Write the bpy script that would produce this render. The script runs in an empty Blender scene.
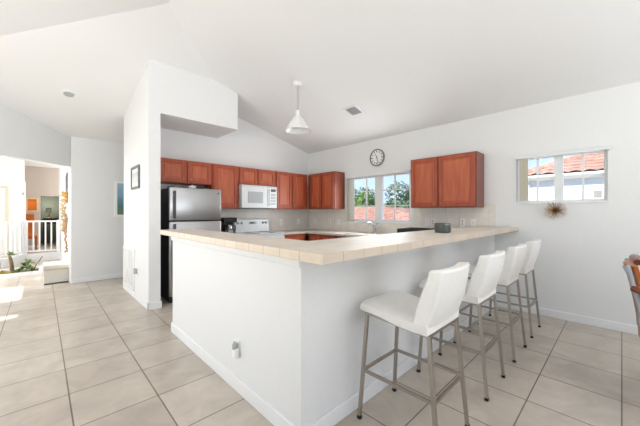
import bpy, bmesh, math, random
from mathutils import Vector, Matrix
random.seed(7)
S = bpy.context.scene
COL = S.collection
PI = math.pi

# ------------------------------------------------------------------ camera
A = math.atan(301.8/290.0)                 # angle from the X axis to the view direction
cd = bpy.data.cameras.new('camera'); cam = bpy.data.objects.new('camera', cd); COL.objects.link(cam)
cam.location = (0, 0, 1.30); cam.rotation_euler = (PI/2, 0, A-PI/2)
cd.sensor_width = 36; cd.lens = 290/640*36; cd.shift_y = -0.4/640; cd.clip_end = 300; cd.clip_start = 0.05
S.camera = cam
# ------------------------------------------------------------------ sky, sun, added fill lights, window light, exposure
w = bpy.data.worlds.new('sky'); S.world = w; w.use_nodes = True
nt = w.node_tree; nt.nodes.clear()
out = nt.nodes.new('ShaderNodeOutputWorld'); bg = nt.nodes.new('ShaderNodeBackground')
tc = nt.nodes.new('ShaderNodeTexCoord'); sep = nt.nodes.new('ShaderNodeSeparateXYZ')
rmp = nt.nodes.new('ShaderNodeValToRGB'); ns = nt.nodes.new('ShaderNodeTexNoise'); mx = nt.nodes.new('ShaderNodeMix')
mp = nt.nodes.new('ShaderNodeMapping'); cr = nt.nodes.new('ShaderNodeValToRGB')
nt.links.new(tc.outputs['Generated'], sep.inputs[0]); nt.links.new(sep.outputs['Z'], rmp.inputs[0])
e = rmp.color_ramp.elements
e[0].position = 0.0; e[0].color = (0.62, 0.76, 0.90, 1); e[1].position = 0.5; e[1].color = (0.16, 0.36, 0.78, 1)
nt.links.new(tc.outputs['Generated'], mp.inputs[0]); mp.inputs['Scale'].default_value = (2.2, 2.2, 9)
nt.links.new(mp.outputs[0], ns.inputs['Vector']); ns.inputs['Scale'].default_value = 1.6; ns.inputs['Detail'].default_value = 6
nt.links.new(ns.outputs['Fac'], cr.inputs[0]); cr.color_ramp.elements[0].position = 0.5; cr.color_ramp.elements[1].position = 0.68
mx.data_type = 'RGBA'; nt.links.new(cr.outputs[0], mx.inputs[0]); nt.links.new(rmp.outputs[0], mx.inputs[6])
mx.inputs[7].default_value = (0.86, 0.89, 0.93, 1)
nt.links.new(mx.outputs[2], bg.inputs[0]); bg.inputs[1].default_value = 1.0
nt.links.new(bg.outputs[0], out.inputs[0])
sd = bpy.data.lights.new('sun', 'SUN'); sun = bpy.data.objects.new('sun', sd); COL.objects.link(sun)
sd.energy = 6.0; sd.angle = 0.01; sd.color = (1, 0.96, 0.9)
sun.rotation_euler = Vector((0.74, 0.02, -0.67)).to_track_quat('-Z', 'Y').to_euler()
def area(name, loc, d, sx, sy, e, col=(1, 1, 1)):
    l = bpy.data.lights.new(name, 'AREA'); o = bpy.data.objects.new(name, l); COL.objects.link(o)
    l.shape = 'RECTANGLE'; l.size = sx; l.size_y = sy; l.energy = e; l.color = col
    o.location = loc; o.rotation_euler = Vector(d).to_track_quat('-Z', 'Y').to_euler()
    return o
area('fill_left', (-2.40, 2.3, 1.15), (0.66, 0.72, 1.05), 3.0, 2.0, 61, (0.99, 0.99, 1))  # added fill light by the left wall, tilted up and towards the hall
area('fill_behind_camera', (1.6, -3.2, 1.15), (0.1, 1, 4.2), 3.6, 1.9, 118, (0.97, 0.985, 1))  # added fill behind the camera, aimed up to bounce off the ceiling
area('fill_entry', (-2.2, 8.6, 1.6), (1, 0.0, 0.1), 2.6, 2.4, 85, (1, 0.99, 0.97))  # area light added inside the entry hall to brighten it
area('daylight_kitchen_window', (4.50, 3.15, 1.58), (-1, 0, 0.0), 1.2, 0.7, 16, (0.93, 0.97, 1))
area('fill_far_room', (1.9, 14.2, 2.0), (-1, 0.3, 0), 1.6, 1.6, 40, (1, 0.97, 0.93))  # added fill for the far room
S.view_settings.view_transform = 'Standard'; S.view_settings.look = 'None'; S.view_settings.gamma = 1
S.view_settings.use_curve_mapping = False; S.view_settings.exposure = 0.63

# ------------------------------------------------------------------ materials
def srgb(r, g, b):
    def c(v):
        v /= 255.0
        return v/12.92 if v <= 0.04045 else ((v+0.055)/1.055)**2.4
    return (c(r), c(g), c(b), 1)
def mat(name, col, rough=0.5, metal=0.0, var=0.04, scale=6.0, bump=0.0, spec=0.5, stretch=(1, 1, 1), coat=0):
    m = bpy.data.materials.new(name); m.use_nodes = True
    n = m.node_tree; b = n.nodes['Principled BSDF']
    t = n.nodes.new('ShaderNodeTexCoord'); mp = n.nodes.new('ShaderNodeMapping'); no = n.nodes.new('ShaderNodeTexNoise')
    mp.inputs['Scale'].default_value = stretch
    n.links.new(t.outputs['Object'], mp.inputs[0]); n.links.new(mp.outputs[0], no.inputs['Vector'])
    no.inputs['Scale'].default_value = scale; no.inputs['Detail'].default_value = 4
    r = n.nodes.new('ShaderNodeValToRGB'); n.links.new(no.outputs['Fac'], r.inputs[0])
    r.color_ramp.elements[0].position = 0.3; r.color_ramp.elements[1].position = 0.7
    r.color_ramp.elements[0].color = tuple(max(0, c*(1-var)) for c in col[:3])+(1,)
    r.color_ramp.elements[1].color = tuple(min(1, c*(1+var)) for c in col[:3])+(1,)
    n.links.new(r.outputs[0], b.inputs['Base Color'])
    b.inputs['Roughness'].default_value = rough; b.inputs['Metallic'].default_value = metal
    b.inputs['Specular IOR Level'].default_value = spec; b.inputs['Coat Weight'].default_value = coat
    if bump:
        bp = n.nodes.new('ShaderNodeBump'); bp.inputs['Strength'].default_value = bump; bp.inputs['Distance'].default_value = 0.01
        n.links.new(no.outputs['Fac'], bp.inputs['Height']); n.links.new(bp.outputs[0], b.inputs['Normal'])
    return m
def tile_mat(name, c1, c2, grout, w, h, phase, mortar=0.004, rough=0.35, plane='XY', mott=0.10, nscale=3.0, bias=0.0, bump=0.25):
    m = bpy.data.materials.new(name); m.use_nodes = True
    n = m.node_tree; b = n.nodes['Principled BSDF']; L = n.links.new
    g = n.nodes.new('ShaderNodeNewGeometry'); sp = n.nodes.new('ShaderNodeSeparateXYZ'); cb = n.nodes.new('ShaderNodeCombineXYZ')
    L(g.outputs['Position'], sp.inputs[0])
    L(sp.outputs[plane[0]], cb.inputs[0]); L(sp.outputs[plane[1]], cb.inputs[1])
    mp = n.nodes.new('ShaderNodeMapping'); L(cb.outputs[0], mp.inputs[0]); mp.inputs['Location'].default_value = (-phase[0], -phase[1], 0)
    br = n.nodes.new('ShaderNodeTexBrick'); L(mp.outputs[0], br.inputs['Vector'])
    br.offset = 0; br.squash = 1; br.inputs['Scale'].default_value = 1
    br.inputs['Brick Width'].default_value = w; br.inputs['Row Height'].default_value = h
    br.inputs['Mortar Size'].default_value = mortar; br.inputs['Mortar Smooth'].default_value = 0.2; br.inputs['Bias'].default_value = bias
    br.inputs['Color1'].default_value = c1; br.inputs['Color2'].default_value = c2; br.inputs['Mortar'].default_value = grout
    no = n.nodes.new('ShaderNodeTexNoise'); L(g.outputs['Position'], no.inputs['Vector']); no.inputs['Scale'].default_value = nscale
    no.inputs['Detail'].default_value = 8; no.inputs['Roughness'].default_value = 0.6; no.inputs['Distortion'].default_value = 0.8
    r = n.nodes.new('ShaderNodeMapRange'); L(no.outputs['Fac'], r.inputs[0])
    r.inputs[1].default_value = 0.3; r.inputs[2].default_value = 0.7; r.inputs[3].default_value = 1-mott; r.inputs[4].default_value = 1+mott
    mm = n.nodes.new('ShaderNodeVectorMath'); mm.operation = 'SCALE'; L(br.outputs['Color'], mm.inputs[0]); L(r.outputs[0], mm.inputs['Scale'])
    L(mm.outputs[0], b.inputs['Base Color']); b.inputs['Roughness'].default_value = rough
    bp = n.nodes.new('ShaderNodeBump'); bp.invert = True; bp.inputs['Strength'].default_value = bump; bp.inputs['Distance'].default_value = 0.002
    L(br.outputs['Fac'], bp.inputs['Height']); L(bp.outputs[0], b.inputs['Normal'])
    return m
def wood(name, c1, c2, rough=0.35, axis='Z', scale=1.0):
    m = bpy.data.materials.new(name); m.use_nodes = True
    n = m.node_tree; b = n.nodes['Principled BSDF']; L = n.links.new
    g = n.nodes.new('ShaderNodeNewGeometry'); mp = n.nodes.new('ShaderNodeMapping'); L(g.outputs['Position'], mp.inputs[0])
    mp.inputs['Scale'].default_value = {'Z': (30, 30, 2.2), 'X': (2.2, 30, 30), 'Y': (30, 2.2, 30)}[axis]
    no = n.nodes.new('ShaderNodeTexNoise'); L(mp.outputs[0], no.inputs['Vector']); no.inputs['Scale'].default_value = scale
    no.inputs['Detail'].default_value = 6; no.inputs['Distortion'].default_value = 0.6
    r = n.nodes.new('ShaderNodeValToRGB'); L(no.outputs['Fac'], r.inputs[0]); r.color_ramp.elements[0].position = 0.3; r.color_ramp.elements[1].position = 0.72
    r.color_ramp.elements[0].color = c1; r.color_ramp.elements[1].color = c2
    L(r.outputs[0], b.inputs['Base Color']); b.inputs['Roughness'].default_value = rough; b.inputs['Coat Weight'].default_value = 0.04
    return m
def glass(name, tint=(1, 1, 1), alpha=0.9):
    m = bpy.data.materials.new(name); m.use_nodes = True; n = m.node_tree; n.nodes.clear()
    o = n.nodes.new('ShaderNodeOutputMaterial'); t = n.nodes.new('ShaderNodeBsdfTransparent'); g = n.nodes.new('ShaderNodeBsdfGlossy'); mi = n.nodes.new('ShaderNodeMixShader')
    t.inputs[0].default_value = tint+(1,); g.inputs['Roughness'].default_value = 0.02; mi.inputs[0].default_value = 1-alpha
    n.links.new(t.outputs[0], mi.inputs[1]); n.links.new(g.outputs[0], mi.inputs[2]); n.links.new(mi.outputs[0], o.inputs[0])
    return m
def emis(name, col, s):
    m = bpy.data.materials.new(name); m.use_nodes = True; b = m.node_tree.nodes['Principled BSDF']
    b.inputs['Base Color'].default_value = col; b.inputs['Emission Color'].default_value = col; b.inputs['Emission Strength'].default_value = s
    return m
WALL = mat('wall_paint', (0.82, 0.82, 0.815, 1), 0.6, var=0.008, scale=30, bump=0.03, spec=0.3)
CEIL = mat('ceiling_paint', (0.85, 0.845, 0.835, 1), 0.7, var=0.008, scale=40, bump=0.05, spec=0.2)
TAUPE = mat('taupe_paint', srgb(196, 186, 176), 0.6, var=0.01, scale=20)
GREENW = mat('dark_green_paint', srgb(84, 90, 76), 0.6, var=0.02)
TRIM = mat('white_trim', (0.88, 0.88, 0.88, 1), 0.35, var=0.008)
FLOOR = tile_mat('floor_tile', srgb(196, 186, 173), srgb(184, 173, 160), srgb(112, 100, 88), 0.4565, 0.457, (0.1425, 0.0), 0.0046, 0.30, 'XY', 0.15, 3.6)
STONE = tile_mat('countertop_tile', srgb(220, 211, 198), srgb(213, 203, 190), srgb(198, 188, 176), 0.165, 0.165, (0.905, 0.945), 0.002, 0.5, 'XY', 0.06, 6)
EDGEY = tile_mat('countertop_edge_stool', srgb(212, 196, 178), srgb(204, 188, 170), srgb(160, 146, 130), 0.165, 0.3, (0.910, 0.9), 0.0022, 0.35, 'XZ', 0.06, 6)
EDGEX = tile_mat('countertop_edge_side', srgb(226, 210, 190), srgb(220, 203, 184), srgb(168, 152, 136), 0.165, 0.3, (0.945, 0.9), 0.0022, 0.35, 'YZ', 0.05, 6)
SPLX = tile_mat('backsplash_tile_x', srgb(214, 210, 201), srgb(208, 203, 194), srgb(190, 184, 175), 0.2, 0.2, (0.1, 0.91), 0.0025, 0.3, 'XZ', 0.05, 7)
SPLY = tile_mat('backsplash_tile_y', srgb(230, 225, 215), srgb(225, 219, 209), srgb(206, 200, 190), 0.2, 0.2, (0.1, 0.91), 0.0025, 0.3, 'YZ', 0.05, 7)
CHERRY = wood('cherry_wood', srgb(150, 62, 36), srgb(180, 86, 52), 0.45)
CHERRYP = wood('cherry_panel', srgb(170, 80, 48), srgb(198, 106, 68), 0.45)
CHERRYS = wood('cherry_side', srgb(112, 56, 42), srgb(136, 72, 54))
DKWOOD = mat('cabinet_shadow_gap', srgb(80, 30, 18), 0.6)
STEEL = mat('brushed_steel', srgb(176, 176, 176), 0.3, 1.0, 0.05, 3, stretch=(1, 60, 60))
STEELV = mat('brushed_leg_metal', srgb(176, 168, 158), 0.34, 1.0, 0.06, 12)
CHROME = mat('chrome', srgb(170, 174, 180), 0.22, 1.0, 0.01)
BLACK = mat('black_plastic', srgb(22, 22, 24), 0.35, var=0.05)
DGREY = mat('dark_grey_plastic', srgb(62, 64, 68), 0.4)
WHITEP = mat('white_enamel', srgb(226, 229, 230), 0.25, var=0.01)
OFFW = mat('off_white_plastic', srgb(244, 243, 240), 0.4, var=0.01)
LGREY = mat('light_grey_plastic', srgb(176, 180, 182), 0.35)
GREYK = mat('grey_frame', srgb(108, 110, 112), 0.4)
LEATH = mat('white_leather', srgb(240, 238, 234), 0.42, var=0.015, scale=25, bump=0.06)
VINYL = mat('white_vinyl', srgb(232, 234, 234), 0.35, var=0.008)
BLIND = mat('beige_blind', srgb(246, 240, 222), 0.55, var=0.02)
BRASS = mat('antique_brass', srgb(178, 146, 104), 0.4, 0.85, 0.15)
TERRA = None
GLASS = glass('window_glass', (0.97, 0.985, 0.99), 0.96)
SMOKE = glass('smoked_glass', (0.50, 0.52, 0.50), 0.80)
LEAF = mat('leaf_green', srgb(92, 122, 58), 0.5, var=0.35, scale=3)
LEAF2 = mat('leaf_grey_green', srgb(112, 132, 84), 0.5, var=0.3, scale=3)
SUCC = mat('succulent_green', srgb(128, 146, 92), 0.5, var=0.3, scale=9)
BARK = mat('bark', srgb(120, 98, 76), 0.8, var=0.2, scale=9)
SOIL = mat('soil', srgb(120, 98, 74), 0.9, var=0.3, scale=30)
STUCCO = mat('white_stucco', (0.74, 0.74, 0.74, 1), 0.8, var=0.02, scale=20)
GRASS = mat('lawn', srgb(110, 130, 70), 0.9, var=0.3, scale=1)
ORANGEW = wood('orange_varnished_wood', srgb(150, 78, 22), srgb(206, 122, 46), 0.3)
RATTAN = mat('orange_brown_leather', srgb(178, 98, 34), 0.35, var=0.15, scale=12)
BROWNW = wood('brown_bentwood', srgb(92, 48, 26), srgb(140, 78, 44), 0.3)
SILV = mat('silver_grey_fabric', srgb(158, 164, 172), 0.5, var=0.05)
ORFAB = mat('orange_fabric', srgb(206, 112, 30), 0.7, var=0.2)
CREAMW = mat('cream_wicker', srgb(214, 210, 200), 0.6, var=0.06, scale=60, bump=0.3)

# ------------------------------------------------------------------ mesh helpers
WL = {}
class MB:
    def __init__(s): s.bm = bmesh.new(); s.mi = 0
    def _fin(s, fs):
        for f in fs: f.material_index = s.mi
        return s
    def box(s, x0, x1, y0, y1, z0, z1, bev=0.0, seg=2):
        x0, x1 = min(x0, x1), max(x0, x1); y0, y1 = min(y0, y1), max(y0, y1); z0, z1 = min(z0, z1), max(z0, z1)
        v = [s.bm.verts.new(p) for p in ((x0,y0,z0),(x1,y0,z0),(x1,y1,z0),(x0,y1,z0),(x0,y0,z1),(x1,y0,z1),(x1,y1,z1),(x0,y1,z1))]
        fs = [s.bm.faces.new([v[i] for i in q]) for q in ((3,2,1,0),(4,5,6,7),(0,1,5,4),(1,2,6,5),(2,3,7,6),(3,0,4,7))]
        s._fin(fs)
        if bev > 0:
            ed = list({e for f in fs for e in f.edges})
            r = bmesh.ops.bevel(s.bm, geom=ed, offset=bev, segments=seg, affect='EDGES', profile=0.5)
            s._fin(r['faces'])
        return s
    def prism(s, pts, ax, a0, a1):
        """polygon pts (2D) extruded along axis ax from a0 to a1"""
        def P(p, a):
            return {'X': (a, p[0], p[1]), 'Y': (p[0], a, p[1]), 'Z': (p[0], p[1], a)}[ax]
        A0 = [s.bm.verts.new(P(p, a0)) for p in pts]; A1 = [s.bm.verts.new(P(p, a1)) for p in pts]
        n = len(pts); fs = [s.bm.faces.new(A0), s.bm.faces.new(A1[::-1])]
        for i in range(n): fs.append(s.bm.faces.new((A0[i], A1[i], A1[(i+1) % n], A0[(i+1) % n])))
        return s._fin(fs)
    def hexa(s, b, t):
        n = len(b); B = [s.bm.verts.new(p) for p in b]; T = [s.bm.verts.new(p) for p in t]
        fs = [s.bm.faces.new(B[::-1]), s.bm.faces.new(T)]
        for i in range(n): fs.append(s.bm.faces.new((B[i], B[(i+1) % n], T[(i+1) % n], T[i])))
        return s._fin(fs)
    def tube(s, pts, r, n=8, caps=True, sq=False):
        pts = [Vector(p) for p in pts]; rings = []
        rr = r if isinstance(r, (list, tuple)) else [r]*len(pts)
        up = None
        for i, p in enumerate(pts):
            t = (pts[min(i+1, len(pts)-1)]-pts[max(i-1, 0)]).normalized()
            if up is None:
                up = Vector((0, 0, 1)) if abs(t.z) < 0.9 else Vector((0, 1, 0))
            a = t.cross(up).normalized(); b = t.cross(a).normalized(); up = -b if (-b).dot(up) > 0 else b
            ring = []
            for k in range(4 if sq else n):
                th = (k+0.5)*PI/2 if sq else 2*PI*k/n
                q = 1.2 if sq else 1
                ring.append(s.bm.verts.new(p+(a*math.cos(th)+b*math.sin(th))*rr[i]*q))
            rings.append(ring)
        fs = []; m = len(rings[0])
        for i in range(len(rings)-1):
            for k in range(m):
                fs.append(s.bm.faces.new((rings[i][k], rings[i][(k+1) % m], rings[i+1][(k+1) % m], rings[i+1][k])))
        if caps:
            fs.append(s.bm.faces.new(rings[0][::-1])); fs.append(s.bm.faces.new(rings[-1]))
        return s._fin(fs)
    def lathe(s, prof, c, n=24, ax='Z', close=False):
        rings = []
        for r, h in prof:
            ring = []
            for k in range(n):
                th = 2*PI*k/n; u, v = r*math.cos(th), r*math.sin(th)
                p = {'Z': (u, v, h), 'X': (h, u, v), 'Y': (u, h, v)}[ax]
                ring.append(s.bm.verts.new((c[0]+p[0], c[1]+p[1], c[2]+p[2])))
            rings.append(ring)
        fs = []
        m = len(rings)
        for i in range(m if close else m-1):
            R0, R1 = rings[i], rings[(i+1) % m]
            for k in range(n): fs.append(s.bm.faces.new((R0[k], R0[(k+1) % n], R1[(k+1) % n], R1[k])))
        if not close:
            fs.append(s.bm.faces.new(rings[0][::-1])); fs.append(s.bm.faces.new(rings[-1]))
        return s._fin(fs)
    def grid_slab(s, f_out, f_in, nu, nv):
        """closed slab between two parametric surfaces"""
        O = [[s.bm.verts.new(f_out(i/nu, j/nv)) for j in range(nv+1)] for i in range(nu+1)]
        I = [[s.bm.verts.new(f_in(i/nu, j/nv)) for j in range(nv+1)] for i in range(nu+1)]
        fs = []
        for i in range(nu):
            for j in range(nv):
                fs.append(s.bm.faces.new((O[i][j], O[i+1][j], O[i+1][j+1], O[i][j+1])))
                fs.append(s.bm.faces.new((I[i][j+1], I[i+1][j+1], I[i+1][j], I[i][j])))
        for i in range(nu):
            fs.append(s.bm.faces.new((O[i][0], I[i][0], I[i+1][0], O[i+1][0])))
            fs.append(s.bm.faces.new((O[i+1][nv], I[i+1][nv], I[i][nv], O[i][nv])))
        for j in range(nv):
            fs.append(s.bm.faces.new((O[0][j+1], I[0][j+1], I[0][j], O[0][j])))
            fs.append(s.bm.faces.new((O[nu][j], I[nu][j], I[nu][j+1], O[nu][j+1])))
        return s._fin(fs)
    def xf(s, M):
        bmesh.ops.transform(s.bm, matrix=M, verts=s.bm.verts); return s
    def build(s, name, mats, parent=None, smooth=False, bevel=0, subsurf=0):
        if not isinstance(mats, (list, tuple)): mats = [mats]
        bmesh.ops.recalc_face_normals(s.bm, faces=s.bm.faces)
        vs = s.bm.verts
        if parent is None:
            lo = [min(v.co[i] for v in vs) for i in range(3)]; hi = [max(v.co[i] for v in vs) for i in range(3)]
            org = Vector(((lo[0]+hi[0])/2, (lo[1]+hi[1])/2, lo[2]))
        else: org = WL[parent.name]
        for v in vs: v.co -= org
        me = bpy.data.meshes.new(name); s.bm.to_mesh(me); s.bm.free()
        for m in mats: me.materials.append(m)
        if smooth:
            for p in me.polygons: p.use_smooth = True
        o = bpy.data.objects.new(name, me); COL.objects.link(o)
        if parent is None: o.location = org
        else: o.parent = parent
        WL[o.name] = org
        if bevel:
            b = o.modifiers.new('bevel', 'BEVEL'); b.width = bevel; b.segments = 2; b.limit_method = 'ANGLE'
        if subsurf:
            b = o.modifiers.new('sub', 'SUBSURF'); b.levels = subsurf; b.render_levels = subsurf
        if smooth and not subsurf:
            try: me.set_sharp_from_angle(angle=math.radians(40))
            except Exception: pass
        return o
def tag(o, label, cat=None, group=None):
    o['label'] = label
    if cat: o['category'] = cat
    if group: o['group'] = group
    return o
def stru(o, label=None):
    o['kind'] = 'structure'
    if label: o['label'] = label
    return o
def thing(name, loc, label, cat, group=None):
    o = bpy.data.objects.new(name, None); COL.objects.link(o); o.location = loc; o.empty_display_size = 0.1
    WL[o.name] = Vector(loc); return tag(o, label, cat, group)
def dup(root, loc, label, group=None):
    r = root.copy(); COL.objects.link(r); r.location = loc; r['label'] = label
    if group: r['group'] = group
    for ch in list(root.children):
        c = ch.copy(); COL.objects.link(c); c.parent = r
        for g in list(ch.children):
            d = g.copy(); COL.objects.link(d); d.parent = c
    return r

# ------------------------------------------------------------------ room shell
RX, LX, BY = 4.57, -2.57, -3.5
def ceil(x, y): return min(2.69+0.25*(4.57-x), 4.44-0.25*y, 3.335+0.25*x)
stru(MB().box(LX-3.2, RX+0.15, BY-0.15, 17.2, -0.12, 0.0).build('floor', FLOOR))
# sloped ceiling: three planes meeting in hips
def zc(x, y): return ceil(x, y)
ap = (1.0, 3.43); T = 0.12
c = MB()
def slab(poly):
    c.hexa([(x, y, zc(x, y)) for x, y in poly], [(x, y, zc(x, y)+T) for x, y in poly])
slab([(1.0, BY), (RX, BY), (RX, 7.0), ap])
slab([ap, (RX, 7.0), (LX, 7.0)])
slab([(1.0, BY), ap, (LX, 7.0), (LX, BY)])
stru(c.build('ceiling', CEIL))
stru(MB().box(LX-0.14, 2.6, 7.16, 12.14, 3.0, 3.1).box(-0.74, 2.6, 12.14, 17.2, 3.0, 3.1).build('ceiling', CEIL))
def wall(name, p0, p1, th, z0=0.0, z1=None, m=None, n=14, brk=()):
    """wall from p0 to p1, thickness th to the left of the direction; top follows the ceiling when z1 is None"""
    d = Vector((p1[0]-p0[0], p1[1]-p0[1])); L = d.length; d.normalize(); nn = Vector((-d.y, d.x))*th
    b = MB(); ts = [L*i/n for i in range(n+1)]
    rows = []
    for t in ts:
        q = Vector(p0)+d*t; q2 = q+nn
        za = (zc(q.x, q.y)+0.03) if z1 is None else z1; zb = (zc(q2.x, q2.y)+0.03) if z1 is None else z1
        rows.append([b.bm.verts.new(p) for p in ((q.x, q.y, z0), (q2.x, q2.y, z0), (q2.x, q2.y, zb), (q.x, q.y, za))])
    for i in range(n):
        for k in range(4):
            b.bm.faces.new((rows[i][k], rows[i][(k+1) % 4], rows[i+1][(k+1) % 4], rows[i+1][k]))
    b.bm.faces.new(rows[0][::-1]); b.bm.faces.new(rows[-1])
    return stru(b.build(name, m or WALL))
def wall_x(name, X0, X1, y0, y1, holes, ztop):
    """wall lying along Y between X0..X1 with rectangular holes (ya, yb, za, zb)"""
    b = MB(); ys = sorted({y0, y1} | {h[0] for h in holes} | {h[1] for h in holes})
    for a, c2 in zip(ys[:-1], ys[1:]):
        hs = [h for h in holes if h[0] <= a+1e-6 and h[1] >= c2-1e-6]
        if not hs: b.box(X0, X1, a, c2, 0, ztop)
        else:
            h = hs[0]
            if h[2] > 0.001: b.box(X0, X1, a, c2, 0, h[2])
            b.box(X0, X1, a, c2, h[3], ztop)
    bmesh.ops.remove_doubles(b.bm, verts=b.bm.verts, dist=1e-5)
    return stru(b.build(name, WALL))
KW = (2.525, 3.895, 1.125, 2.015); HW = (0.108, 0.975, 1.425, 2.03)
wall_x('wall_right', RX, RX+0.14, BY-0.14, 7.16, [KW, HW], 2.70)
wall_x('wall_left', LX-0.14, LX, BY-0.14, 4.15, [(0.6, 3.95, 0.0, 2.2)], 2.70)
# back wall behind the camera with a wide opening
b = MB(); b.box(LX, -0.25, BY-0.14, BY, 0, 2.69); b.box(3.45, RX, BY-0.14, BY, 0, 2.69); b.box(-0.25, 3.45, BY-0.14, BY, 2.2, 2.69)
b.prism([(LX, 2.66), (RX, 2.66), (RX, 2.69), (1.0, 3.6), (LX, 2.70)], 'Y', BY-0.14, BY)
stru(b.build('wall_back', WALL))
wall('wall_kitchen', (RX, 5.14), (1.175, 5.14), -0.14, n=20)
wall('wall_column', (1.175, 4.37), (1.175, 5.98), 0.145)
wall('wall_soffit', (2.325, 4.37), (1.175, 4.37), -0.77, z0=2.66, n=16)
wall('wall_hall', (2.7, 6.97), (0.39, 6.97), -0.14)
wall('wall_hall', (2.7, 5.28), (2.7, 6.97), -0.12)
# diagonal header over the entry opening, its left part going down to the floor
wall('wall_diagonal', (0.39, 7.04), (-1.75, 4.90), -0.14, z0=2.14)
wall('wall_diagonal', (-1.75, 4.90), (LX, 4.08), -0.14)
wall('wall_entry', (0.39, 7.05), (0.39, 11.9), -0.12, z1=3.0)
# entry hall and the room beyond
b = MB()
for ya, yb, za, zb in ((4.35, 5.12, 0, 3.0), (5.12, 5.30, 0.0, 0.30), (5.12, 5.30, 2.25, 3.0), (5.30, 6.15, 0, 3.0), (6.15, 6.75, 0, 0.02), (6.15, 7.3, 2.25, 3.0), (7.3, 12.0, 0, 3.0)):
    b.box(LX-0.14, LX, ya, yb, za, zb)
stru(b.build('wall_left', WALL))
b = MB(); b.box(-1.75, -0.95, 12.0, 12.14, 2.05, 3.0); b.box(-2.57, -1.75, 12.0, 12.14, 0, 3.0); b.box(-0.665, -0.35, 12.0, 12.14, 0, 3.0); b.box(-0.95, -0.665, 12.0, 12.14, 2.05, 3.0)
stru(b.build('wall_entry', WALL))
b = MB(); b.box(-0.62, -0.02, 15.0, 15.12, 0, 3.0); b.box(-0.02, 0.75, 15.0, 15.12, 1.93, 3.0); b.box(0.75, 2.5, 15.0, 15.12, 0, 3.0)
stru(b.build('wall_far_room', TAUPE))
stru(MB().box(2.4, 2.5, 11.9, 15.0, 0, 3.0).build('wall_far_room', TAUPE))
stru(MB().box(-0.74, -0.62, 12.14, 15.0, 0, 3.0).build('wall_far_room', TAUPE))
stru(MB().box(-0.5, 1.5, 17.0, 17.1, 0, 3.0).build('wall_alcove', GREENW))
stru(MB().box(1.2, 1.3, 15.12, 17.0, 0, 3.0).build('wall_alcove', GREENW))
stru(MB().box(-0.6, -0.5, 15.12, 17.0, 0, 3.0).build('wall_alcove', GREENW))
# casing on the wall end beside the far opening
stru(MB().box(-0.35, -0.33, 11.98, 12.16, 0, 2.2).box(-0.42, -0.35, 11.975, 12.0, 0, 2.2).build('trim_1', TRIM))
stru(MB().box(0.37, 0.39, 7.06, 7.12, 0, 2.14).build('trim_2', TRIM))
# baseboards
def base(name, x0, x1, y0, y1, h=0.095): return stru(MB().box(x0, x1, y0, y1, 0, h, 0.004, 1).build(name, TRIM))
base('baseboard_right', RX-0.014, RX, BY, 1.21)
base('baseboard_hall', 0.39, 2.7, 6.956, 6.97)
base('baseboard_column', 1.016, 1.03, 4.356, 5.98)
base('baseboard_column', 1.016, 1.189, 4.356, 4.37)
base('baseboard_entry', 0.376, 0.39, 7.14, 11.9)
base('baseboard_far_room', -0.6, -0.04, 14.985, 15.0)

# ------------------------------------------------------------------ breakfast bar
stru(MB().box(1.035, 1.17, 1.228, 3.40, 0, 1.062).box(1.17, RX, 1.228, 1.36, 0, 1.062).build('wall_bar', WALL))
stru(MB().box(1.020, 1.035, 1.213, 3.415, 0, 0.10, 0.004, 1).box(1.035, RX, 1.213, 1.228, 0, 0.10, 0.004, 1).box(1.035, 1.17, 3.40, 3.415, 0, 0.10, 0.004, 1).build('baseboard_bar', TRIM))
stru(MB().prism([(1.035, 1.058), (1.008, 1.058), (1.008, 1.045), (1.018, 1.035), (1.022, 1.0), (1.035, 0.992)], 'Y', 1.228, 3.41).build('trim_3', TRIM))
bar = thing('bar_countertop', (1.2, 1.2, 1.062), 'L-shaped beige stone tiled breakfast bar top on the white half wall', 'countertop')
MB().prism([(0.955, 3.56), (0.925, 0.955), (RX, 0.955), (RX, 1.485), (1.315, 1.485), (1.315, 3.56)], 'Z', 1.064, 1.107).build('top', STONE, bar, bevel=0.004)
MB().hexa([(0.921, 0.951, 1.059), (0.951, 3.563, 1.059), (0.964, 3.563, 1.059), (0.934, 0.951, 1.059)], [(0.921, 0.951, 1.1085), (0.951, 3.563, 1.1085), (0.964, 3.563, 1.1085), (0.934, 0.951, 1.1085)]).build('edge_tile', EDGEX, bar, bevel=0.003)
MB().box(0.934, RX, 0.951, 0.964, 1.059, 1.1085).build('edge_tile', EDGEY, bar, bevel=0.003)
MB().box(0.951, 1.319, 3.55, 3.563, 1.059, 1.1085).build('edge_tile', EDGEY, bar, bevel=0.003)

# ------------------------------------------------------------------ backsplash, counters, base cabinets
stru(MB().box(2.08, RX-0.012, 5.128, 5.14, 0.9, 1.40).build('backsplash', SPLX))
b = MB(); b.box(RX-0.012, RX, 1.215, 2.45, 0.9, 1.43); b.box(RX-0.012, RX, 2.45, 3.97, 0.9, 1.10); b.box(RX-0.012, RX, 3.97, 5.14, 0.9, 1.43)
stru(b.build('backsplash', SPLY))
ct = MB().box(3.36, RX-0.012, 4.49, 5.128, 0.872, 0.912, 0.004, 1).box(3.93, RX-0.012, 1.362, 4.49, 0.872, 0.912, 0.004, 1).box(1.172, 3.93, 1.362, 1.98, 0.872, 0.912, 0.004, 1)
tag(ct.build('kitchen_countertop', STONE), 'lower beige tiled kitchen counter running in a U under the window', 'countertop')
tag(MB().box(2.085, 2.595, 4.49, 5.128, 0.872, 0.912, 0.004, 1).build('kitchen_countertop', STONE), 'short tiled counter between the refrigerator and the range', 'countertop')

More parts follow.
